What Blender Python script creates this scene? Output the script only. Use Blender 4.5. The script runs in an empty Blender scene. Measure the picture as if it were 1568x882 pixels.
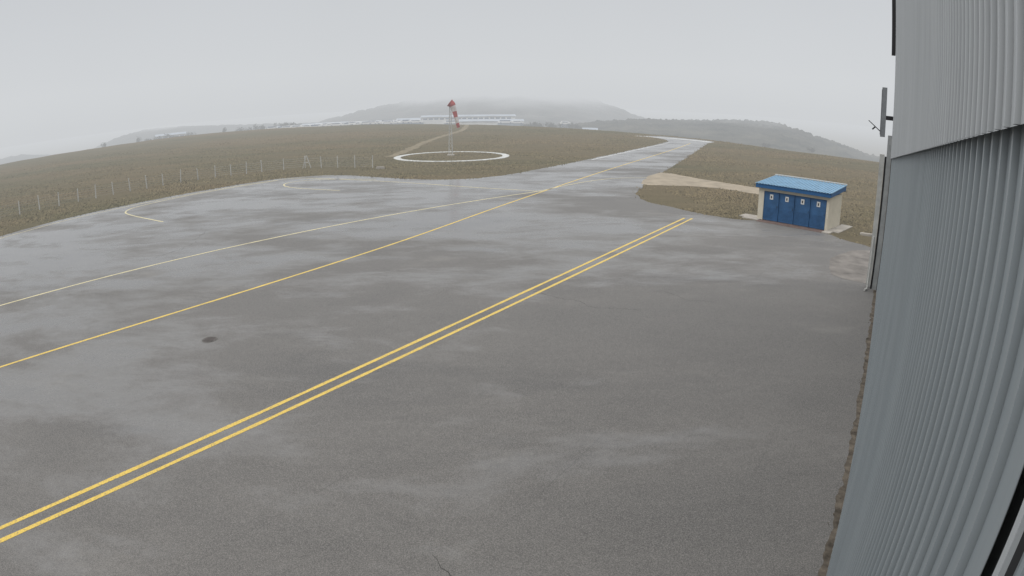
import bpy, bmesh, math, random
from mathutils import Vector, noise
random.seed(7)
sc=bpy.context.scene
sc.view_settings.view_transform='Standard'
sc.view_settings.look='None'; sc.view_settings.exposure=0
H=8.0
FOG=(0.625,0.645,0.665)
# ---------------------------------------------------------------- helpers
def link(o,parent=None):
    sc.collection.objects.link(o)
    if parent: o.parent=parent
    return o
def empty(name,loc=(0,0,0),rz=0):
    o=bpy.data.objects.new(name,None); o.location=loc; o.rotation_euler=(0,0,rz); return link(o)
def mesh(name,vs,fs,mats,parent=None,mi=None,smooth=False):
    me=bpy.data.meshes.new(name); me.from_pydata([tuple(v) for v in vs],[],fs); me.update()
    for m in (mats if isinstance(mats,(list,tuple)) else [mats]): me.materials.append(m)
    if mi:
        for p,i in zip(me.polygons,mi): p.material_index=i
    if smooth:
        for p in me.polygons: p.use_smooth=True
    return link(bpy.data.objects.new(name,me),parent)
class MB:
    def __init__(s): s.v=[];s.f=[];s.m=[]
    def box(s,x0,x1,y0,y1,z0,z1,mi=0):
        b=len(s.v)
        s.v+=[(x0,y0,z0),(x1,y0,z0),(x1,y1,z0),(x0,y1,z0),(x0,y0,z1),(x1,y0,z1),(x1,y1,z1),(x0,y1,z1)]
        for f in [(0,3,2,1),(4,5,6,7),(0,1,5,4),(1,2,6,5),(2,3,7,6),(3,0,4,7)]:
            s.f.append(tuple(b+i for i in f)); s.m.append(mi)
    def tube(s,a,b,r0,r1=None,n=8,mi=0):
        a=Vector(a);b=Vector(b); r1=r0 if r1 is None else r1
        d=(b-a).normalized(); u=d.orthogonal().normalized(); w=d.cross(u); k=len(s.v)
        for p,r in((a,r0),(b,r1)):
            for i in range(n):
                t=2*math.pi*i/n; s.v.append(tuple(p+u*math.cos(t)*r+w*math.sin(t)*r))
        for i in range(n):
            j=(i+1)%n; s.f.append((k+i,k+j,k+n+j,k+n+i)); s.m.append(mi)
        s.f.append(tuple(k+n-1-i for i in range(n))); s.m.append(mi)
        s.f.append(tuple(k+n+i for i in range(n))); s.m.append(mi)
    def poly(s,pts,mi=0):
        k=len(s.v); s.v+=[tuple(p) for p in pts]; s.f.append(tuple(range(k,k+len(pts)))); s.m.append(mi)
    def make(s,name,mats,parent=None,smooth=False): return mesh(name,s.v,s.f,mats,parent,s.m,smooth)
def chaikin(p,n=2,closed=False):
    for _ in range(n):
        q=[] if closed else [p[0]]
        rng=range(len(p)) if closed else range(len(p)-1)
        for i in rng:
            a=p[i];b=p[(i+1)%len(p)]
            q+=[(a[0]*.75+b[0]*.25,a[1]*.75+b[1]*.25),(a[0]*.25+b[0]*.75,a[1]*.25+b[1]*.75)]
        if not closed: q.append(p[-1])
        p=q
    return p
def resample(p,step,closed=False):
    out=[]
    n=len(p) if closed else len(p)-1
    for i in range(n):
        a=p[i];b=p[(i+1)%len(p)]; L=math.hypot(b[0]-a[0],b[1]-a[1]); k=max(1,int(L/step))
        for j in range(k): out.append((a[0]+(b[0]-a[0])*j/k,a[1]+(b[1]-a[1])*j/k))
    if not closed: out.append(p[-1])
    return out
def jitter(p,amp,sc_=.5,seed=0):
    return [(x+amp*noise.noise((x*sc_,y*sc_,seed))+.4*amp*noise.noise((x*sc_*4,y*sc_*4,seed+3)),
             y+amp*noise.noise((x*sc_,y*sc_,seed+9))+.4*amp*noise.noise((x*sc_*4,y*sc_*4,seed+5))) for x,y in p]
def strip(p,w,z,b,mi=0,wv=0,dash=None):
    L=[];R=[]
    for i,(x,y) in enumerate(p):
        a=p[max(0,i-1)];c=p[min(len(p)-1,i+1)]
        d=Vector((c[0]-a[0],c[1]-a[1])).normalized(); nx,ny=-d.y,d.x
        ww=w*.5*(1+wv*noise.noise((x*2.3,y*2.3,4.)))
        L.append((x+nx*ww,y+ny*ww,z));R.append((x-nx*ww,y-ny*ww,z))
    k=len(b.v); b.v+=L+R; n=len(p)
    for i in range(n-1): b.f.append((k+n+i,k+n+i+1,k+i+1,k+i)); b.m.append(mi)
def inpoly(x,y,p):
    c=False; j=len(p)-1
    for i in range(len(p)):
        if (p[i][1]>y)!=(p[j][1]>y) and x<(p[j][0]-p[i][0])*(y-p[i][1])/(p[j][1]-p[i][1])+p[i][0]: c=not c
        j=i
    return c
# ---------------------------------------------------------------- materials
class NT:
    def __init__(s,name):
        s.m=bpy.data.materials.new(name); s.m.use_nodes=True; s.t=s.m.node_tree; s.n=s.t.nodes
        s.b=s.n['Principled BSDF']; s.out=s.n['Material Output']
    def new(s,t,**k):
        n=s.n.new(t)
        for a,b in k.items(): setattr(n,a,b)
        return n
    def L(s,a,b): s.t.links.new(a,b)
    def pos(s,scale=(1,1,1),rot=0):
        g=s.new('ShaderNodeNewGeometry'); mp=s.new('ShaderNodeMapping',vector_type='POINT')
        mp.inputs['Scale'].default_value=scale; mp.inputs['Rotation'].default_value=(0,0,rot)
        s.L(g.outputs['Position'],mp.inputs[0]); return mp.outputs[0]
    def noise(s,v,scale,det=4,rough=.55,dist=0):
        n=s.new('ShaderNodeTexNoise'); n.inputs['Scale'].default_value=scale; n.inputs['Detail'].default_value=det
        n.inputs['Roughness'].default_value=rough; n.inputs['Distortion'].default_value=dist
        s.L(v,n.inputs['Vector']); return n.outputs['Fac']
    def rng(s,v,a,b,c=0,d=1):
        n=s.new('ShaderNodeMapRange'); s.L(v,n.inputs[0])
        for i,x in zip((1,2,3,4),(a,b,c,d)): n.inputs[i].default_value=x
        return n.outputs[0]
    def math(s,op,a,b=None,c=None):
        n=s.new('ShaderNodeMath',operation=op)
        for i,x in enumerate((a,b,c)):
            if x is None: continue
            if isinstance(x,(int,float)): n.inputs[i].default_value=x
            else: s.L(x,n.inputs[i])
        return n.outputs[0]
    def mix(s,f,a,b,bt='MIX'):
        n=s.new('ShaderNodeMix',data_type='RGBA',blend_type=bt)
        for i,x in ((0,f),(6,a),(7,b)):
            if isinstance(x,(int,float)): n.inputs[i].default_value=x
            elif isinstance(x,tuple): n.inputs[i].default_value=(*x,1)
            else: s.L(x,n.inputs[i])
        return n.outputs[2]
    def bump(s,h,st,dist):
        n=s.new('ShaderNodeBump'); n.inputs['Distance'].default_value=dist
        if isinstance(st,(int,float)): n.inputs['Strength'].default_value=st
        else: s.L(st,n.inputs['Strength'])
        s.L(h,n.inputs['Height']); s.L(n.outputs[0],s.b.inputs['Normal'])
    def set(s,col=None,rough=None,spec=None,metal=None):
        for nm,x in (('Base Color',col),('Roughness',rough),('Specular IOR Level',spec),('Metallic',metal)):
            if x is None: continue
            if isinstance(x,tuple): s.b.inputs[nm].default_value=(*x,1)
            elif isinstance(x,(int,float)): s.b.inputs[nm].default_value=x
            else: s.L(x,s.b.inputs[nm])
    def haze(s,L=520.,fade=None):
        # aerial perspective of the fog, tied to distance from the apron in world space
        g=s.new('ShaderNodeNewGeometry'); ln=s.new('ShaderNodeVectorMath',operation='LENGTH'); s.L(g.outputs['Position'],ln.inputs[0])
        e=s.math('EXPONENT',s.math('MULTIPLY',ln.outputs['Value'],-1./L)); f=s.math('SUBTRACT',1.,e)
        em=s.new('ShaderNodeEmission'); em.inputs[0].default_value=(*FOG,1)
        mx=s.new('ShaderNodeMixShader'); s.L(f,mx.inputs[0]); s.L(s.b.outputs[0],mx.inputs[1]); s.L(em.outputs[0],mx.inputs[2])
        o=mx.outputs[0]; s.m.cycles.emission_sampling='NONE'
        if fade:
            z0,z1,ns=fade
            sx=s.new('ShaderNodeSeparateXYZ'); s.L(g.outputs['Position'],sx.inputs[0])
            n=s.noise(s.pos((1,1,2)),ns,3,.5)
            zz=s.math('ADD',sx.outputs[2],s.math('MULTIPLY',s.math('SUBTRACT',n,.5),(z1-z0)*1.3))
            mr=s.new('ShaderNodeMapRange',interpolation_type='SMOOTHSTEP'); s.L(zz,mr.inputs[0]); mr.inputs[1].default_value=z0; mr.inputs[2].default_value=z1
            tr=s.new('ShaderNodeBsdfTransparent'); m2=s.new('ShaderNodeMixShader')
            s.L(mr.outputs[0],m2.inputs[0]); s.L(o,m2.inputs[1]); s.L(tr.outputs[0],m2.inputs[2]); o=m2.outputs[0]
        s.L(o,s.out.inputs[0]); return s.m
def simple(name,col,rough=.6,var=.15,scale=3.,spec=.4,haze=None,bump=0,metal=0):
    k=NT(name); n=k.noise(k.pos(),scale,5,.6)
    c=k.mix(k.rng(n,.3,.7),tuple(x*(1-var) for x in col),tuple(min(1,x*(1+var)) for x in col))
    k.set(c,rough,spec,metal)
    if bump: k.bump(k.noise(k.pos(),scale*8,3),bump,.01)
    if haze: k.haze(haze)
    return k.m
# asphalt
def asphalt():
    k=NT('wet_asphalt')
    S=k.pos((.5,1,1),math.radians(-24)); P=k.pos()
    big=k.noise(S,.085,4,.6,.4); mid=k.noise(S,.40,6,.68,.25); fin=k.noise(P,4.,4,.7); gr=k.noise(P,38.,2,.7)
    sx=k.new('ShaderNodeSeparateXYZ'); k.L(P,sx.inputs[0])
    g=k.math('ADD',k.math('MULTIPLY',sx.outputs[0],-.72),k.math('MULTIPLY',sx.outputs[1],.60))
    g=k.rng(g,0,44)
    # paving lanes laid parallel to the hangar
    th=math.radians(33.3)
    lane=k.math('ADD',k.math('MULTIPLY',sx.outputs[0],math.cos(th)),k.math('MULTIPLY',sx.outputs[1],-math.sin(th)))
    lane=k.math('ADD',lane,k.math('MULTIPLY',k.math('SUBTRACT',fin,.5),.12))
    lq=k.math('DIVIDE',lane,3.9); lf=k.math('FRACT',lq); wn=k.new('ShaderNodeTexWhiteNoise',noise_dimensions='1D'); k.L(k.math('FLOOR',lq),wn.inputs['W'])
    ln=k.math('MULTIPLY',k.rng(k.math('ABSOLUTE',k.math('SUBTRACT',lf,.5)),.0,.008,1,0),k.rng(big,.42,.55,0,.5))
    w=k.math('ADD',k.math('MULTIPLY',g,.58),k.math('MULTIPLY',k.math('SUBTRACT',big,.5),2.4))
    w=k.math('ADD',w,k.math('MULTIPLY',k.math('SUBTRACT',mid,.5),1.7))
    w=k.math('ADD',w,k.math('MULTIPLY',k.math('SUBTRACT',wn.outputs['Value'],.5),.12))
    wet=k.rng(w,.12,.62)
    c=k.mix(k.rng(mid,.35,.65),(.090,.084,.078),(.146,.136,.124))
    c=k.mix(k.rng(big,.36,.60,.75,0),c,(.080,.077,.073))
    blob=k.rng(k.noise(k.pos((.6,1,1),.4),.30,3,.6,.1),.62,.74,0,.5)
    c=k.mix(blob,c,(.20,.188,.17))
    dk=k.rng(k.noise(k.pos((.4,1,1),-.5),.20,5,.65,.5),.54,.68,0,.65)
    c=k.mix(dk,c,(.050,.049,.049))
    sp=k.rng(k.noise(P,1.4,3,.6,.4),.68,.76,0,.5); c=k.mix(sp,c,(.045,.044,.043))
    c=k.mix(k.math('MULTIPLY',wn.outputs['Value'],.14),c,(.05,.05,.05))
    c=k.mix(ln,c,(.03,.03,.03))
    c=k.mix(k.rng(fin,.30,.75,.0,.5),c,(.064,.061,.058))
    c=k.mix(k.rng(gr,.42,.72,0,.55),c,(.29,.272,.25))
    c=k.mix(k.rng(gr,.25,.42,.5,0),c,(.035,.034,.033))
    c=k.mix(k.math('MULTIPLY',wet,.3),c,(.065,.067,.071))
    r=k.rng(wet,0,1,.78,.17); k.set(c,r,k.rng(wet,0,1,.4,.85))
    h=k.math('ADD',k.math('MULTIPLY',gr,.5),fin); k.bump(h,k.rng(wet,0,1,.4,.10),.012)
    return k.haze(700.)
def paint(name,col,wear=.5):
    k=NT(name); P=k.pos()
    n=k.noise(P,3.,5,.7); n2=k.noise(P,24.,2,.7)
    c=k.mix(k.rng(n,.3,.8,0,.6),col,tuple(x*.6 for x in col))
    c=k.mix(k.rng(n2,.52,.66,0,wear),c,(.13,.12,.11))
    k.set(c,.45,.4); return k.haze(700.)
def grass(name='grass_field',mul=1.):
    k=NT(name); P=k.pos(); S=k.pos((.35,1,1),-.1)
    a=k.noise(S,.035,4,.6,.4); b=k.noise(S,.35,5,.7); c3=k.noise(P,3.,4,.75)
    c=k.mix(k.rng(a,.38,.62),(.120*mul,.091*mul,.050*mul),(.074*mul,.071*mul,.036*mul))
    c=k.mix(k.rng(b,.35,.7,0,.7),c,(.158*mul,.123*mul,.072*mul))
    c=k.mix(k.rng(c3,.35,.7,0,.55),c,(.055*mul,.048*mul,.028*mul))
    k.set(c,.95,.05)
    if mul==1.: k.bump(c3,.8,.15)
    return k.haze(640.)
M_asp=asphalt(); M_grass=grass(); M_tuft=grass('dry_grass_blades',1.6)
M_yel=paint('yellow_paint',(.68,.47,.07),.65); M_pale=paint('pale_yellow_paint',(.62,.54,.30),.65); M_white=paint('white_paint',(.75,.75,.72),.3)
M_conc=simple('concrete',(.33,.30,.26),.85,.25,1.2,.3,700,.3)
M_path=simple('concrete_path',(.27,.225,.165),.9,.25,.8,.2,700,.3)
M_dirt=simple('dirt_rubble',(.10,.085,.068),.95,.6,3.,.2,None,1.)
M_track=simple('dirt_track',(.17,.14,.09),.95,.3,.6,.1,650)
# ---------------------------------------------------------------- world
w=bpy.data.worlds.new("World"); sc.world=w; w.use_nodes=True; t=w.node_tree; N=t.nodes
bg=N['Background']; out=N['World Output']
sky=N.new('ShaderNodeTexSky'); sky.sky_type='NISHITA'; sky.sun_disc=False; sky.sun_elevation=math.radians(48); sky.sun_rotation=math.radians(-120)
hs=N.new('ShaderNodeHueSaturation'); hs.inputs['Saturation'].default_value=.15
t.links.new(sky.outputs[0],hs.inputs['Color']); t.links.new(hs.outputs[0],bg.inputs[0]); bg.inputs[1].default_value=.08
tc=N.new('ShaderNodeTexCoord'); sx=N.new('ShaderNodeSeparateXYZ'); t.links.new(tc.outputs['Generated'],sx.inputs[0])
cr=N.new('ShaderNodeValToRGB'); t.links.new(sx.outputs[2],cr.inputs[0]); el=cr.color_ramp.elements
el[0].position=0; el[0].color=(*FOG,1); el[1].position=1; el[1].color=(2.0,2.02,2.05,1)
for p,c in ((.05,(.635,.655,.675)),(.16,(.60,.620,.645)),(.30,(.56,.583,.612)),(.36,(.66,.68,.70)),(.6,(1.35,1.37,1.4))):
    e=el.new(p); e.color=(*c,1)
nz=N.new('ShaderNodeTexNoise'); nz.inputs['Scale'].default_value=2.2; nz.inputs['Detail'].default_value=3; t.links.new(tc.outputs['Generated'],nz.inputs['Vector'])
mr=N.new('ShaderNodeMapRange'); t.links.new(nz.outputs['Fac'],mr.inputs[0]); mr.inputs[3].default_value=.99; mr.inputs[4].default_value=1.07
bg2=N.new('ShaderNodeBackground'); t.links.new(cr.outputs[0],bg2.inputs[0]); t.links.new(mr.outputs[0],bg2.inputs[1])
ms=N.new('ShaderNodeMixShader'); ms.inputs[0].default_value=.93
t.links.new(bg.outputs[0],ms.inputs[1]); t.links.new(bg2.outputs[0],ms.inputs[2]); t.links.new(ms.outputs[0],out.inputs[0])
sl=bpy.data.lights.new('sun','SUN'); sl.energy=.8; sl.angle=math.radians(25); sl.color=(1,.97,.93)
so=link(bpy.data.objects.new('sun',sl)); so.rotation_euler=Vector((.66,.38,-.9)).to_track_quat('-Z','Y').to_euler()
# ---------------------------------------------------------------- camera
cd=bpy.data.cameras.new('camera'); cam=link(bpy.data.objects.new('camera',cd)); sc.camera=cam
cam.location=(0,0,H); cam.rotation_euler=(math.radians(90-16.6),0,0)
cd.type='PANO'; cd.clip_end=6000; cd.clip_start=.05; cd.sensor_width=36; cd.sensor_height=20.25; cd.lens=36*998/1568
tg=cd if hasattr(cd,'panorama_type') else cd.cycles
tg.panorama_type='FISHEYE_LENS_POLYNOMIAL'; tg.fisheye_fov=math.radians(180)
tg.fisheye_polynomial_k0=0; tg.fisheye_polynomial_k1=-(1568/36)/998
tg.fisheye_polynomial_k2=0; tg.fisheye_polynomial_k3=0; tg.fisheye_polynomial_k4=0
# ---------------------------------------------------------------- terrain
CR=[(-180,200),(-90,210),(-60,222),(-44.7,228),(-35.5,247),(-29,262),(-21.8,258),(-16,245),(-4.8,213),(6.6,178),(12,163),(16.9,152),(23.7,134),(31.8,127),(50,125),(90,160),(180,200)]
def crest(a):
    for (a0,r0),(a1,r1) in zip(CR,CR[1:]):
        if a0<=a<=a1:
            t=(a-a0)/(a1-a0); return r0+(r1-r0)*t
    return 200
def gz(r,a):
    d=r-crest(a)
    return 0. if d<=0 else -min(36.,.062*d)
rs=[0,20,40,60,80,95]+[100+6*i for i in range(34)]+[320,350,390,440,500,600,800,1100,1600,2400,3500]
az=[-180+2*i for i in range(60)]+[-60+.5*i for i in range(0,201)]+[42+2*i for i in range(0,69)]
vs=[];fs=[]
for a in az:
    for r in rs:
        if r==0: r=.01
        x=r*math.sin(math.radians(a)); y=r*math.cos(math.radians(a))
        z=gz(r,a)
        if r>170: z+= .25*noise.noise((x*.05,y*.05,0))*min(1,(r-170)/60)
        vs.append((x,y,z))
n=len(rs);A=len(az)
for i in range(A):
    j=(i+1)%A
    for q in range(n-1): fs.append((i*n+q,i*n+q+1,j*n+q+1,j*n+q))
mesh('ground',vs,fs,M_grass,smooth=False)
# apron + taxiway, one sheet
left=[(-62,-40),(-54,0),(-47,25),(-42.5,41.8),(-41.3,46),(-39.6,50),(-34.7,58.2),(-28.7,66.9),(-25.2,70.3),(-19.4,71.4),(-12.5,66.7),(-6.7,64.2),(-1.6,66.7),(3.5,75),(10.2,87.2),(18.4,103.5),(30.8,128.7),(33.5,137),(30.5,150.6)]
right=[(35,152),(45,139),(41.5,133),(39.9,130),(28.6,101.1),(19.1,77.6),(14.9,67.7),(11.6,58.4),(10.5,54.9),(10.7,51.3),(12,48.9),(13.4,46.5),(14.8,44.9),(16,43.8),(18.2,43.7),(21.2,40.6),(21.6,37.2),(22.8,35.9),(21,28),(14,10),(4,-40)]
A1=chaikin(left,2)+chaikin(right,2)
AP=jitter(resample(A1,.8,True),.22,.6)
mesh('apron_pavement',[(x,y,.006) for x,y in AP],[tuple(range(len(AP)-1,-1,-1))],M_asp)
# markings
b=MB()
A=[(-20.5,-6),(-11.15,8.5),(-6.75,15.1),(.7,26.5),(12.1,44)]; B=[(-20.0,-6.2),(-10.75,8.2),(-6.35,14.8),(1.1,26.15),(12.65,43.9)]
strip(resample(A,.5),.15,.011,b,0,.3); strip(resample(B,.5),.15,.011,b,0,.3)
C=chaikin([(-27,5),(-18.5,16.8),(-13.3,24.1),(-9.2,30.8),(-5.7,37.4),(-1.2,47.6),(3.9,58.8),(11,74.4),(20.5,94.4),(30,114.9),(36,129)],2)
strip(resample(C,.5),.16,.011,b,0,.25)
b.make('yellow_taxi_markings',[M_yel])
b=MB()
D=chaikin([(-34,11),(-25.1,23.8),(-20.6,30.2),(-15.3,37),(-8.5,45),(-1.5,52.4),(2.4,56.2),(4.2,59.0)],2)
strip(resample(D,.5),.17,.011,b,0,.3)
strip(resample(chaikin([(-25.2,69),(-22.9,69.4),(-10.5,63.0),(-3.8,58.8),(2.6,56.1)],2),.5),.17,.0125,b,0,.4)
strip(resample(chaikin([(-26.8,44.6),(-32,48.1),(-34.6,50.4),(-34.9,53.5),(-30.5,61.6),(-25.6,67.8)],2),.5),.17,.0125,b,0,.4)
strip(resample(chaikin([(-15.8,58.1),(-22,61.2),(-23.9,64.6),(-22.5,66.8),(-18.3,67.3),(-14,66)],2),.5),.17,.0125,b,0,.4)
strip(resample(chaikin([(3.4,58),(7.5,63.6),(10.7,66.6),(14.2,67.3)],2),.5),.15,.0125,b,0,.4)
strip(resample(chaikin([(-45.5,27),(-41.4,41.6),(-38.7,49.5),(-33.8,57.4),(-28,65.8),(-25,68.9)],2),.5),.14,.0105,b,0,.4)
b.make('pale_apron_markings',[M_pale])
b=MB(); strip(resample([(28.5,149.3),(35.9,143.6),(42.5,135.8)],1),1.3,.012,b,0,.2)
strip(resample([(10.6,86.6),(18.9,103),(31.3,128)],1),.16,.0105,b,0,.4)
b.make('runway_edge_marking',[M_white])
M_crack=simple('crack',(.045,.043,.04),.9,.2)
b=MB()
for p in ([(.9,26.3),(2.2,25.2),(3.4,24.3),(5.0,23.9)],[(6,26.5),(7.3,25.2),(8.3,24.7)],[(-1.6,9.5),(-1.2,9.2),(-.9,8.7),(-.2,8.2)],[(-20.7,40),(-19.8,36),(-20.6,33)]):
    strip(jitter(resample(p,.12),.3,1.1,2),.014,.0085,b,0,1.6)
b.make('pavement_cracks',[M_crack])
# paths & slabs
b=MB()
pth=jitter(resample(chaikin([(13.4,65.4),(15.6,71.2),(17.6,73.1),(19,69.6),(21,66.3),(24.7,61.8),(30,56),(27.5,53),(22.9,57.1),(20.4,60.0),(17.7,61.6),(15.2,61.4),(12.3,61.2)],1,True),.8,True),.25,.5,3)
b.poly([(x,y,.010) for x,y in pth][::-1] )
o=b.make('concrete_path',[M_path])
track=chaikin([(-17.5,93),(-16.8,101.8),(-16.5,128),(-14.5,149),(-12.5,170),(-14,205)],2)
track2=resample(track,1.5)
b=MB(); strip(track2,1.5,.008,b,0,.9); b.make('dirt_track',[M_track])
# ---------------------------------------------------------------- hangar
TH=math.radians(32.4); DW=.45
ux,uy=math.sin(TH),math.cos(TH); nx,ny=math.cos(TH),-math.sin(TH)
hang=empty('hangar',(DW*nx,DW*ny,0),math.pi/2-TH)  # local +x along wall, +y toward the apron
def cladding(name,x0,x1,top,bot,pitch,depth,y0,mat,rw=.045,wav=1.):
    vs=[];fs=[];xs=[];x=x0
    while x<x1-1e-6:
        for dx,dy in ((0,0),(pitch-rw,0),(pitch-rw*.8,depth),(pitch-rw*.2,depth)): 
            if x+dx<x1: xs.append((x+dx,dy))
        x+=pitch
    xs.append((x1,0))
    for x,dy in xs:
        for f in (0,.34,.67,1):
            zb=bot(x); zt=top(x); z=zb+(zt-zb)*f
            wv=wav*(.004*noise.noise((x*.5,z*.35,1.))+.001*noise.noise((x*2.1,z*.6,7.)))
            vs.append((x,y0+dy+wv,z))
    for i in range(len(xs)-1):
        for q in range(3):
            a=i*4+q; fs.append((a,a+4,a+5,a+1))
    return mesh(name,vs,fs,mat,hang)
def sheetmat(name,c1,c2,rough,pitch,x0,rw):
    k=NT(name); tcn=k.new('ShaderNodeTexCoord'); mp=k.new('ShaderNodeMapping'); mp.inputs['Scale'].default_value=(1.,1.,.3)
    k.L(tcn.outputs['Object'],mp.inputs[0]); a=k.noise(mp.outputs[0],.8,4,.6)
    mp2=k.new('ShaderNodeMapping'); mp2.inputs['Scale'].default_value=(1.,1.,.06); k.L(tcn.outputs['Object'],mp2.inputs[0]); f=k.noise(mp2.outputs[0],7.,4,.7)
    sxx=k.new('ShaderNodeSeparateXYZ'); k.L(tcn.outputs['Object'],sxx.inputs[0])
    q=k.math('DIVIDE',k.math('SUBTRACT',sxx.outputs[0],x0),pitch*5)
    br=k.new('ShaderNodeTexWhiteNoise',noise_dimensions='1D'); k.L(k.math('FLOOR',q),br.inputs['W'])
    c=k.mix(k.rng(a,.3,.7),c1,c2); c=k.mix(k.rng(f,.52,.75,0,.3),c,tuple(x*.6 for x in c1))
    c=k.mix(k.rng(br.outputs['Value'],0,1,0,.13),c,tuple(x*.6 for x in c1))
    # rib-edge shade painted into the colour, and the lap joint between sheets
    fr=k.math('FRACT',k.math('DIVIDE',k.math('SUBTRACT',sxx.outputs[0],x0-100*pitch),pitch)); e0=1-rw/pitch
    rib_shade=k.math('MAXIMUM',k.rng(k.math('ABSOLUTE',k.math('SUBTRACT',fr,e0)),0,.05,1,0),k.rng(fr,0,.05,.8,0))
    c=k.mix(k.math('MULTIPLY',rib_shade,.55),c,tuple(x*.35 for x in c1))
    lf=k.math('FRACT',k.math('ADD',q,100.)); c=k.mix(k.rng(lf,.0,.012,.85,0),c,(.04,.045,.05))
    k.set(c,k.rng(a,.3,.7,rough-.04,rough+.08),.4,.0); return k.m
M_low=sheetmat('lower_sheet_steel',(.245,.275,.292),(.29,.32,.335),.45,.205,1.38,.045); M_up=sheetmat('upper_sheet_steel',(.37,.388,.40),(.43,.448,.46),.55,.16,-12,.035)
M_dark=simple('black_rubber_trim',(.018,.018,.02),.7); M_body=simple('hangar_body',(.25,.27,.28),.7)
seam=lambda x: 8.15-.0600*(x)
XF=31.6
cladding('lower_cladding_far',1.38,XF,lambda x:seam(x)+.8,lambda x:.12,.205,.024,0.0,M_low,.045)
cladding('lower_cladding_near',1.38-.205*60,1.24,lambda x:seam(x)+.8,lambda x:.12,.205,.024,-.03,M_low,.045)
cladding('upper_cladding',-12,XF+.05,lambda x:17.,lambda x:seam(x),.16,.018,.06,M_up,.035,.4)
b=MB()
b.box(-14,XF-.1,-22,-.12,0,16.9,0); b.box(-14.2,XF,-22.2,.03,17.0,17.3,1)
b.box(-12,XF,-.115,.015,0,.115,2)
b.box(1.245,1.375,-.10,-.035,.12,8.0,1)
b.box(1.20,1.238,.005,.02,.12,8.0,3)
b.make('hangar_body',[M_body,M_dark,M_conc,M_up],hang)
b=MB(); k=0
b.v=[(-12,.036,seam(-12)+.03),(XF,.036,seam(XF)+.03),(XF,.058,seam(XF)+.03),(-12,.058,seam(-12)+.03)]; b.f=[(0,1,2,3)]; b.m=[0]
b.make('seam_closure',[M_low],hang)
b=MB()
b.box(XF,XF+.5,-.5,.04,0,17,1)
b.box(XF+.06,XF+.5,.05,.27,0,7.3,0)
b.box(XF+.10,XF+.45,.27,.36,0,6.3,1)
b.box(XF+.05,XF+.6,.37,.60,.25,6.4,2)
b.box(XF-.6,XF+.1,.09,.27,11.0,17,1)
b.tube((XF-.3,.50,.1),(XF-.3,.50,2.6),.05,.05,8,2)
b.tube((XF-.3,.50,.1),(XF-.6,.62,.06),.05,.05,8,2)
b.box(XF+.2,XF+.5,.42,.66,7.2,9.5,3)
b.box(XF+.24,XF+.46,.66,.68,7.3,9.4,1)
b.box(XF+.2,XF+.5,.28,.42,8.0,8.2,1); b.box(XF+.2,XF+.5,.05,.28,8.0,8.2,1)
b.tube((XF+.3,.6,7.4),(XF+.3,1.25,7.9),.025,.02,6,1)
b.tube((XF+.3,.9,7.65),(XF+.3,1.05,7.5),.04,.04,6,1)
b.make('door_end_post',[simple('weathered_panel',(.28,.29,.29),.6),M_dark,simple('pale_post',(.42,.42,.40),.6),simple('grey_box',(.2,.21,.22),.5)],hang)
L1=[];L2=[]
for i in range(520):
    s=-12+i*.085
    if s>XF: break
    o=.13+.08*noise.noise((s*.9,0,0))+.08*noise.noise((s*3.3,1,0))
    L1.append((s,.0,.016)); L2.append((s,.03+max(.02,o),.012))
k=len(L1); b=MB(); b.v=L1+L2; b.f=[(i,i+1,k+i+1,k+i) for i in range(k-1)]; b.m=[0]*(k-1)
b.make('dirt_strip',[M_dirt],hang)
b=MB()
for i in range(300):
    s=random.uniform(1,31)
    if noise.noise((s*.6,3,3))<0: continue
    o=abs(random.gauss(.06,.07))+.03; r=random.uniform(.006,.018)
    b.box(s-r,s+r,o-r,o+r*.8,.010,.010+r*1.1,0)
b.make('rubble',[M_dirt],hang)
# ---------------------------------------------------------------- hut
hx,hy=17.75,44.35; ang=math.atan2(-3.8,3.75)
hut=empty('blue_utility_hut',(hx,hy,0),ang)
W=5.45; DP=3.1; HE=2.35
M_hw=simple('cream_render',(.55,.51,.42),.85,.08,1.5); M_blue=simple('blue_door_paint',(.035,.10,.215),.5,.2,2.); M_blued=simple('dark_blue_gap',(.012,.04,.11),.6)
M_roof=simple('blue_roof_sheet',(.15,.28,.40),.4,.15,2.); M_fas=simple('blue_fascia',(.024,.10,.24),.45,.1); M_sign=simple('white_sign',(.6,.6,.58),.5,.05)
M_brick=simple('red_paving',(.15,.105,.09),.85,.3,3.)
b=MB()
b.box(0,.42,0,DP,0,HE,0); b.box(W-.18,W,0,DP,0,HE,0); b.box(.42,W-.18,.12,DP,0,HE,0)
b.box(.42,W-.18,.0,.118,HE-.22,HE,0)
b.make('walls',[M_hw],hut)
b=MB(); dw=(W-.18-.42)/4
b.box(.422,W-.182,.075,.117,.02,HE-.222,1)
for i in range(4):
    x0=.42+dw*i+.025; x1=.42+dw*(i+1)-.025
    b.box(x0,x1,.03,.074,.05,HE-.25,0)
    b.box(x0,x0+.05,.012,.029,.05,HE-.25,0); b.box(x1-.05,x1,.012,.029,.05,HE-.25,0)
    b.box(x0+.051,x1-.051,.012,.029,HE-.31,HE-.25,0); b.box(x0+.051,x1-.051,.012,.029,.05,.13,0)
    for q in range(9): b.box(x0+.1,x1-.1,.014,.029,.22+q*.09,.26+q*.09,0)
    xm=(x0+x1)/2
    b.box(xm-.13,xm+.13,.002,.028,HE-.78,HE-.42,2); b.box(xm-.06,xm+.04,-.001,.0018,HE-.70,HE-.52,3)
    b.tube((x1-.1,.0,1.0),(x1-.1,.0,1.15),.015,.015,6,3)
b.make('doors',[M_blue,M_blued,M_sign,simple('sign_ink',(.05,.05,.05))],hut)
b=MB()
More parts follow.
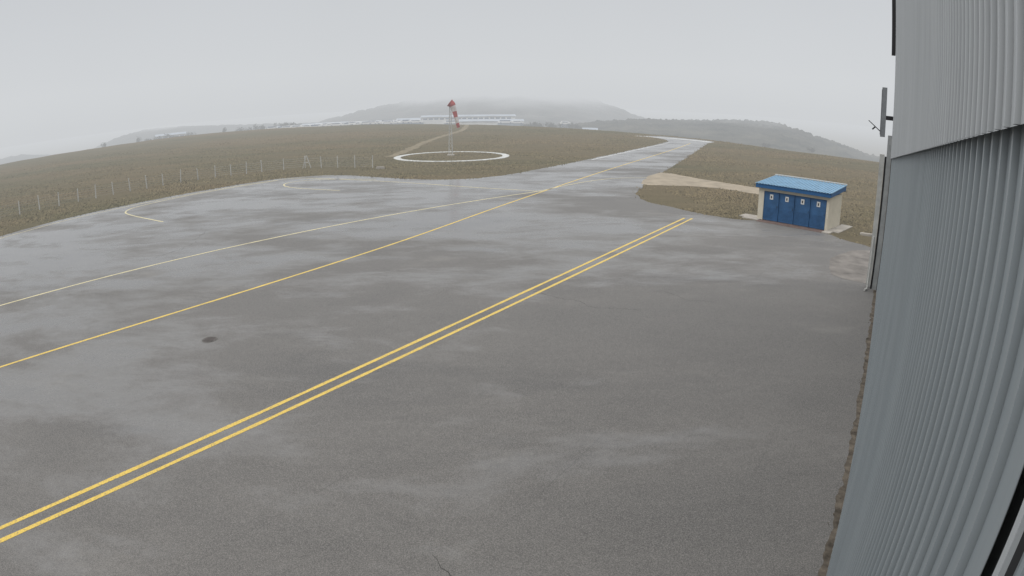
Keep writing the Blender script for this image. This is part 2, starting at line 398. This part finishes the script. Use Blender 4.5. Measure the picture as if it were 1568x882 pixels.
b.box(-.16,W+.16,-.28,-.24,HE-.0,HE+.30,1); b.box(-.16,W+.16,DP+.24,DP+.28,HE+.15,HE+.5,1)
for xx in (-.2,W+.161): b.poly([(xx+.02,-.28,HE),(xx+.02,DP+.28,HE+.25),(xx+.02,DP+.28,HE+.62),(xx+.02,-.28,HE+.31)],1)
b.poly([(-.16,-.239,HE+.05),(W+.16,-.239,HE+.05),(W+.16,DP+.239,HE+.3),(-.16,DP+.239,HE+.3)],1)
nr=26
ys=[]
for i in range(nr):
    x0=-.22+(W+.44)*i/nr; p=(W+.44)/nr
    ys+=[(x0,0),(x0+p*.6,0),(x0+p*.7,.045),(x0+p*.9,.045)]
ys.append((W+.22,0)); k=len(b.v)
for x,dz in ys: b.v+=[(x,-.36,HE+.30+dz),(x,DP+.34,HE+.62+dz)]
for i in range(len(ys)-1): b.f.append((k+2*i,k+2*i+2,k+2*i+3,k+2*i+1)); b.m.append(0)
b.box(-.22,W+.22,DP+.30,DP+.36,HE+.67,HE+.73,2)
b.make('roof',[M_roof,M_fas,M_sign],hut)
b=MB()
b.box(.3,W-.1,-.95,-.005,0,.03,0)
b.make('threshold_paving',[M_brick],hut)
b=MB()
b.box(-1.0,.29,-.55,-.01,0,.06,0); b.box(-1.5,-.01,.0,1.2,0,.05,0)
b.box(W-.09,W+.5,-.9,-.01,0,.06,0); b.box(W+.01,W+.9,.0,DP+.6,0,.05,0)
b.make('concrete_apron',[M_conc],hut)
M_slab=simple('worn_concrete_slab',(.17,.155,.14),.8,.35,1.,.3,None,.4)
b=MB(); sl_=jitter(resample(chaikin([(15.9,28.6),(16.9,31.0),(18.3,33.2),(20.6,34.8),(22.5,34.9),(20,30.5),(18.0,27.2)],1,True),.4,True),.12,1.,5)
b.poly([(x,y,.014) for x,y in sl_]); o=b.make('worn_slab',[M_slab])
b=MB(); b.box(-.5,.5,-.2,.2,0,.12,0); b.box(-.44,.44,-.15,.15,.12,.16,0); o=b.make('concrete_kerb_block',[M_conc]); o.location=(24.3,39.4,0); o.rotation_euler=(0,0,-.5)
# ---------------------------------------------------------------- manhole
b=MB(); b.tube((0,0,.0),(0,0,.010),.30,.30,28,0); b.tube((0,0,.0105),(0,0,.016),.25,.25,28,1)
for i in range(-3,4): b.box(-.17,.17,i*.06-.01,i*.06+.01,.0165,.020,1)
o=b.make('manhole_cover',[simple('worn_frame',(.10,.095,.085),.8,.3,6.),simple('cast_iron',(.065,.055,.05),.6,.3,8.)]); o.location=(-10.9,20.3,.004)
# ---------------------------------------------------------------- windsock and circle
b=MB(); N_=72
for i in range(N_):
    a0=2*math.pi*i/N_+.004; a1=2*math.pi*(i+1)/N_-.004
    ro=8.15+random.uniform(-.05,.05); ri=7.2+random.uniform(-.05,.05); k=len(b.v)
    for z in (.0,.05):
        for r,a in ((ri,a0),(ro,a0),(ro,a1),(ri,a1)): b.v.append((r*math.cos(a),r*math.sin(a),z))
    for f in [(4,5,6,7),(0,1,5,4),(1,2,6,5),(2,3,7,6),(3,0,4,7)]: b.f.append(tuple(k+q for q in f)); b.m.append(0)
o=b.make('windsock_circle',[simple('whitewashed_concrete',(.47,.47,.45),.8,.35,1.5,.3,700)]); o.location=(-8.5,91.6,.0)
ws=empty('windsock',(-8.75,93.2,0))
M_mast=simple('galvanised_mast',(.42,.42,.40),.6,.2,2.,.4,700); M_red=simple('red_fabric',(.33,.06,.055),.8,.2,3.,.2,550); M_wf=simple('white_fabric',(.50,.46,.44),.8,.1,3.,.2,550)
b=MB(); hh=.26; legs=[(-hh,-hh),(hh,-hh),(hh,hh),(-hh,hh)]; HT=7.0
f=lambda z:1-.62*z/HT
for lx,ly in legs: b.tube((lx,ly,0),(lx*f(HT),ly*f(HT),HT),.035,.03,6)
zz=0;i=0
while zz<HT-.4:
    z2=zz+.5
    for q in range(4):
        a=legs[q];c=legs[(q+1)%4]
        if i%2: a,c=c,a
        b.tube((a[0]*f(zz),a[1]*f(zz),zz),(c[0]*f(z2),c[1]*f(z2),z2),.018,.018,5)
    zz=z2;i+=1
b.tube((0,0,HT-.1),(0,0,7.65),.04,.035,8); b.box(-.5,.5,-.5,.5,0,.12,1)
b.make('mast',[M_mast,M_conc],ws)
path=[(-.05,0,7.55),(.28,0,7.30),(.48,0,6.8),(.62,0,6.2),(.76,-.02,5.6),(.92,-.03,5.0),(1.08,-.03,4.4),(1.18,-.02,4.0)]
rad=[.55,.55,.48,.43,.40,.36,.31,.26]
vs=[];fs=[];mi=[];NS=20;nseg=40
def samp(arr,t):
    t*=len(arr)-1; i=min(int(t),len(arr)-2); q=t-i
    if isinstance(arr[0],tuple): return Vector(arr[i]).lerp(Vector(arr[i+1]),q)
    return arr[i]*(1-q)+arr[i+1]*q
for s in range(nseg+1):
    tt=s/nseg; p=samp(path,tt); p2=samp(path,min(1,tt+.06)); p1=samp(path,max(0,tt-.06)); d=(p2-p1).normalized()
    v=Vector((0,1,0)); u=v.cross(d).normalized(); r=samp(rad,tt)
    for q in range(NS):
        a=2*math.pi*q/NS; rr=r*(1+.12*tt*math.sin(3*a+tt*9))
        fl=1-.3*math.sin(math.pi*tt*.8)
        vs.append(tuple(p+u*math.cos(a)*rr*fl+v*math.sin(a)*rr))
for s in range(nseg):
    band=int(s/nseg*5)%2
    for q in range(NS): fs.append((s*NS+q,s*NS+(q+1)%NS,(s+1)*NS+(q+1)%NS,(s+1)*NS+q)); mi.append(band)
mesh('sock',vs,fs,[M_red,M_wf],ws,mi,True)
b=MB(); p=Vector(path[0]); d=(Vector(path[1])-p).normalized(); v=Vector((0,1,0)); u=v.cross(d)
for q in range(20):
    a0=2*math.pi*q/20;a1=2*math.pi*(q+1)/20
    b.tube(p+(u*math.cos(a0)+v*math.sin(a0))*.57,p+(u*math.cos(a1)+v*math.sin(a1))*.57,.04,.04,6)
b.make('ring',[M_red],ws)
# ---------------------------------------------------------------- fence
fp=[(-66,20),(-60,33),(-51.4,50.9),(-46.8,59.4),(-40.9,68.9),(-36.2,74),(-31.3,77.6),(-26.4,80.6),(-16.8,77.4)]
b=MB(); M_post=simple('concrete_post',(.40,.39,.36),.85,.2,3.,.2,700); M_wire=simple('fence_wire',(.34,.34,.34),.5,.1,3.,.4,700)
rp=[]
for i in range(len(fp)-1):
    a=Vector(fp[i]);c=Vector(fp[i+1]);L=(c-a).length;k=max(1,round(L/2.4))
    for j in range(k): rp.append(a.lerp(c,j/k))
rp.append(Vector(fp[-1]))
for i,p in enumerate(rp):
    h=1.5+random.uniform(-.1,.1); tx=random.uniform(-.08,.08); ty=random.uniform(-.05,.05)
    b.tube((p.x,p.y,0),(p.x+tx,p.y+ty,h),.07,.06,4)
    if i<len(rp)-1:
        q=rp[i+1]
        for z in (.25,.5,.75,1.0,1.25): 
            m=(p+q)/2
            b.tube((p.x,p.y,z),(m.x,m.y,z-.03),.012,.012,3,1); b.tube((m.x,m.y,z-.03),(q.x,q.y,z),.012,.012,3,1)
b.make('post_and_wire_fence',[M_post,M_wire])
b=MB(); b.tube((-.55,0,0),(-.05,0,1.5),.06,.06,6); b.tube((.55,0,0),(.05,0,1.5),.06,.06,6); b.tube((-.3,0,.75),(.3,0,.75),.05,.05,6); b.box(-.12,.12,-.06,.06,1.45,1.6)
o=b.make('a_frame_marker',[M_post]); o.location=(-26,80.0,0)
b=MB()
b.tube((-.7,0,0),(-.7,0,1.1),.04,.04,8);b.tube((.5,0,0),(.5,0,.9),.04,.04,8);b.tube((-.7,0,1.1),(.5,0,.9),.04,.04,8);b.tube((.5,0,.9),(.9,0,0),.03,.03,8)
o=b.make('tubular_barrier',[M_post]); o.location=(-50.6,48.6,0)
b=MB(); b.box(-.5,.5,-.15,.15,0,.25); b.box(-.4,.4,-.1,.1,.25,.32); o=b.make('drain_block',[M_conc]); o.location=(-15.6,76.2,0)
# ---------------------------------------------------------------- grass tufts
pth2=[(x,y) for x,y in pth]
vs=[];fs=[]
def hutlocal(x,y):
    dx,dy=x-hx,y-hy; ca,sa=math.cos(-ang),math.sin(-ang); return dx*ca-dy*sa,dx*sa+dy*ca
cnt=0; tries=0
while cnt<38000 and tries<200000:
    tries+=1
    a=math.radians(random.uniform(-50,36)); r=40+150*random.random()**1.5
    x=r*math.sin(a);y=r*math.cos(a)
    if inpoly(x,y,AP) or inpoly(x,y,pth2) : continue
    lx,ly=hutlocal(x,y)
    if -1.6<lx<W+1.1 and -1<ly<DP+.8: continue
    if abs(math.hypot(x+8.5,y-91.6)-7.6)<.7: continue
    if x>13 and y<36 : continue
    if -20<x<-10 and y>90 and min((x-p[0])**2+(y-p[1])**2 for p in track2)<.9: continue
    if r>crest(math.degrees(a)): continue
    dn=noise.noise((x*.12,y*.12,2.))
    if random.random()>.55+dn: continue
    cnt+=1; hgt=random.uniform(.04,.14)*(1+.5*dn)
    for q in range(3):
        t_=random.uniform(0,math.pi); wx=math.cos(t_)*random.uniform(.03,.09); wy=math.sin(t_)*.07
        ox=random.uniform(-.25,.25);oy=random.uniform(-.25,.25); k=len(vs)
        vs+=[(x+ox-wx,y+oy-wy,0),(x+ox+wx,y+oy+wy,0),(x+ox+random.uniform(-.15,.15),y+oy+random.uniform(-.05,.25),hgt)]
        fs.append((k,k+1,k+2))
mesh('dry_grass',vs,fs,M_tuft)
vs=[];fs=[]
for (x0,y0),(x1,y1) in zip(AP,AP[1:]):
    if y0<38 or y0>135: continue
    L=math.hypot(x1-x0,y1-y0)
    for q in range(int(L*9)):
        t_=random.random(); x=x0+(x1-x0)*t_+random.gauss(0,.2); y=y0+(y1-y0)*t_+random.gauss(0,.2)
        lx,ly=hutlocal(x,y)
        if -1.6<lx<W+1.1 and -1.2<ly<DP: continue
        if x>13 and y<36: continue
        if inpoly(x,y,pth2): continue
        if inpoly(x,y,AP) and random.random()<.75: continue
        k=len(vs); h=random.uniform(.04,.14); w_=random.uniform(.03,.08); tt=random.uniform(0,3.1)
        vs+=[(x-w_*math.cos(tt),y-w_*math.sin(tt),0),(x+w_*math.cos(tt),y+w_*math.sin(tt),0),(x+random.uniform(-.08,.08),y+random.uniform(-.02,.12),h)]; fs.append((k,k+1,k+2))
mesh('verge_grass',vs,fs,M_tuft)
# ---------------------------------------------------------------- hills
def hillmat(name,c1,c2,L,fade=None):
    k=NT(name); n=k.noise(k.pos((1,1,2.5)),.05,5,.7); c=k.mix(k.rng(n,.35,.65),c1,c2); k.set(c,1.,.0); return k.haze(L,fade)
def hill(name,pts,D,depth,mat,bump,seed,bs=.12):
    vs=[];fs=[];a=pts[0][0];cols=0; rows=[0,.25,.5,.7,.85,.95,1.,1.1,1.4]
    while a<=pts[-1][0]+1e-6:
        e=pts[-1][1]
        for (a0,e0),(a1,e1) in zip(pts,pts[1:]):
            if a0<=a<=a1:
                t=(a-a0)/(a1-a0); e=e0+(e1-e0)*(t*t*(3-2*t)*.5+t*.5); break
        zr=H+D*math.tan(math.radians(e))
        for f in rows:
            r=D-depth*(1-f); g=gz(r,a)-2
            s=math.sin(min(f,1)*math.pi/2)**1.1 if f<=1 else max(0,1-(f-1)*1.5)
            x=r*math.sin(math.radians(a)); y=r*math.cos(math.radians(a))
            z=g+(zr-g)*s+bump*(noise.noise((x*bs,y*bs,seed))+.6*noise.noise((x*bs*3,y*bs*3,seed+2)))*min(1,f*1.5)
            vs.append((x,y,z))
        cols+=1; a+=.08
    n=len(rows)
    for i in range(cols-1):
        for q in range(n-1): fs.append((i*n+q,(i+1)*n+q,(i+1)*n+q+1,i*n+q+1))
    return mesh(name,vs,fs,mat,smooth=True)
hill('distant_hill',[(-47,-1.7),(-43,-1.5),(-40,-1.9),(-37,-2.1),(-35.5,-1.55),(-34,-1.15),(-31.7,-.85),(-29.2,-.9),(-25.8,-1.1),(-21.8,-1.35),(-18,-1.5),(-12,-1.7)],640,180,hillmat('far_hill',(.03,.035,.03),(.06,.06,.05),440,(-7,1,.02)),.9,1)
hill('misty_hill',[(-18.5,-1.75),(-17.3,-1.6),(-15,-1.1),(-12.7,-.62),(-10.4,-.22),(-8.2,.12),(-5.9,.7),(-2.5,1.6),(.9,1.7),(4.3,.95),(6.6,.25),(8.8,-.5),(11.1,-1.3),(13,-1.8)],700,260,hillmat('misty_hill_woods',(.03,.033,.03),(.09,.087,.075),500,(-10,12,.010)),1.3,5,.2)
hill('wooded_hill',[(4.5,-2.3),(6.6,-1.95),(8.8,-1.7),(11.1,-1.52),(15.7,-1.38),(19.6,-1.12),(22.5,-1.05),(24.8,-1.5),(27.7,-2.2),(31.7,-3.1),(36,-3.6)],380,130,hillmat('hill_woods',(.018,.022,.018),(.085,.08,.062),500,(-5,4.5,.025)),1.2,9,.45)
vs=[];fs=[]
def clump(a,D,w_,h_,n,zb):
    cx=D*math.sin(math.radians(a)); cy=D*math.cos(math.radians(a))
    lobes=[(random.uniform(-.7,.7)*w_,random.uniform(-.4,.4)*w_,random.uniform(.45,.8)*h_,random.uniform(.25,.5)) for _ in range(7)]
    for _ in range(n):
        lx,ly,lz,lr=random.choice(lobes); d=Vector((random.gauss(0,1),random.gauss(0,1),random.gauss(0,1))).normalized()*random.random()**.4
        x=cx+lx+d.x*lr*w_; y=cy+ly+d.y*lr*w_; z=zb+lz+d.z*lr*h_*.8
        s=random.uniform(.15,.4); k=len(vs)
        for __ in range(3): vs.append((x+random.uniform(-s,s),y+random.uniform(-s,s),z+random.uniform(-s,s)))
        fs.append((k,k+1,k+2))
for i in range(46):
    g=random.choice([(-25,-18,300,-1.45),(-25,-18,300,-1.45),(-15,-9,325,-1.75),(1,7,265,-2.12),(1,7,265,-2.15),(20,27,225,-3.05),(-36,-26,300,-1.55)])
    a=random.uniform(g[0],g[1]); D=g[2]; el0=g[3]+random.uniform(-.1,.16)
    zt=H+D*math.tan(math.radians(el0)); zb=gz(D,a)-.3
    clump(a,D,random.uniform(1.5,4),max(2.,zt-zb),320,zb)
k=NT('distant_foliage'); k.set(k.mix(k.rng(k.noise(k.pos(),.8,3),.3,.7),(.04,.043,.03),(.09,.085,.06)),1.,0.)
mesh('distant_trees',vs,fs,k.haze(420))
# ---------------------------------------------------------------- distant buildings
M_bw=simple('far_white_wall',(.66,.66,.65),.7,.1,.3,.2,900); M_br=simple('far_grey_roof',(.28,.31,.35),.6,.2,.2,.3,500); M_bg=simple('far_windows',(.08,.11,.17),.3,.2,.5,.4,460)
def farb(name,a0,a1,D,eltop,roofh=.8,win=True):
    am=math.radians((a0+a1)/2); L=D*math.radians(a1-a0); zt=H+D*math.tan(math.radians(eltop)); zb=gz(D,math.degrees(am))-.5
    e=empty(name,(D*math.sin(am),D*math.cos(am),0),-am)
    b=MB(); b.box(-L/2,L/2,0,14,zb,zt-roofh); b.make('walls',[M_bw],e)
    b=MB(); k=len(b.v); x0,x1=-L/2-.4,L/2+.4
    b.v+=[(x0,-.4,zt-roofh+.01),(x1,-.4,zt-roofh+.01),(x1,7,zt),(x0,7,zt),(x1,14.4,zt-roofh+.01),(x0,14.4,zt-roofh+.01)]
    b.f+=[(k,k+1,k+2,k+3),(k+3,k+2,k+4,k+5),(k,k+3,k+5),(k+1,k+4,k+2)]; b.m+=[0]*4; b.make('roof',[M_br],e)
    if win:
        b=MB(); x=-L/2+1
        while x<L/2-2: b.box(x,x+2.0,-.03,-.002,zt-roofh-1.3,zt-roofh-.6); x+=2.8
        b.make('windows',[M_bg],e)
farb('warehouse',-7.9,.3,330,-1.36); farb('warehouse',-10.0,-8.0,322,-1.55); farb('warehouse',-4.6,1.0,300,-1.78,win=False)
farb('warehouse',-13.5,-10.4,330,-1.66,roofh=.3); farb('warehouse',-20.5,-14.2,335,-1.62,roofh=.3,win=False); farb('farm_shed',6.2,7.4,235,-2.5,roofh=.5,win=False); farb('farm_shed',-31,-28.4,330,-1.42,roofh=.8)
vs=MB()
for i in range(60):
    a=math.radians(random.uniform(-21.5,-9)+ (0 if random.random()<.8 else random.uniform(8,14))); D=random.uniform(285,305); x=D*math.sin(a);y=D*math.cos(a)
    zt=H+D*math.tan(math.radians(-1.68+random.uniform(-.06,.06))); zt-=(.9 if a>math.radians(-6) else 0); l=random.uniform(1.8,3.6)
    vs.box(x-l,x+l,y,y+2,zt-1.2,zt-.5,0); vs.box(x-l*.75,x+l*.6,y+.1,y+1.9,zt-.5,zt,random.choice([0,0,1])); vs.box(x-l*.6,x+l*.5,y+.06,y+.099,zt-.45,zt-.12,1)
    for wx in (-l*.6,l*.6): vs.tube((x+wx,y-.02,zt-1.25),(x+wx,y+.2,zt-1.25),.35,.35,8,1)
    vs.box(x-l,x+l,y+.3,y+1.7,gz(D,math.degrees(a))-.2,zt-1.21,2)
vs.make('distant_parked_vehicles',[M_bw,M_bg,M_br])
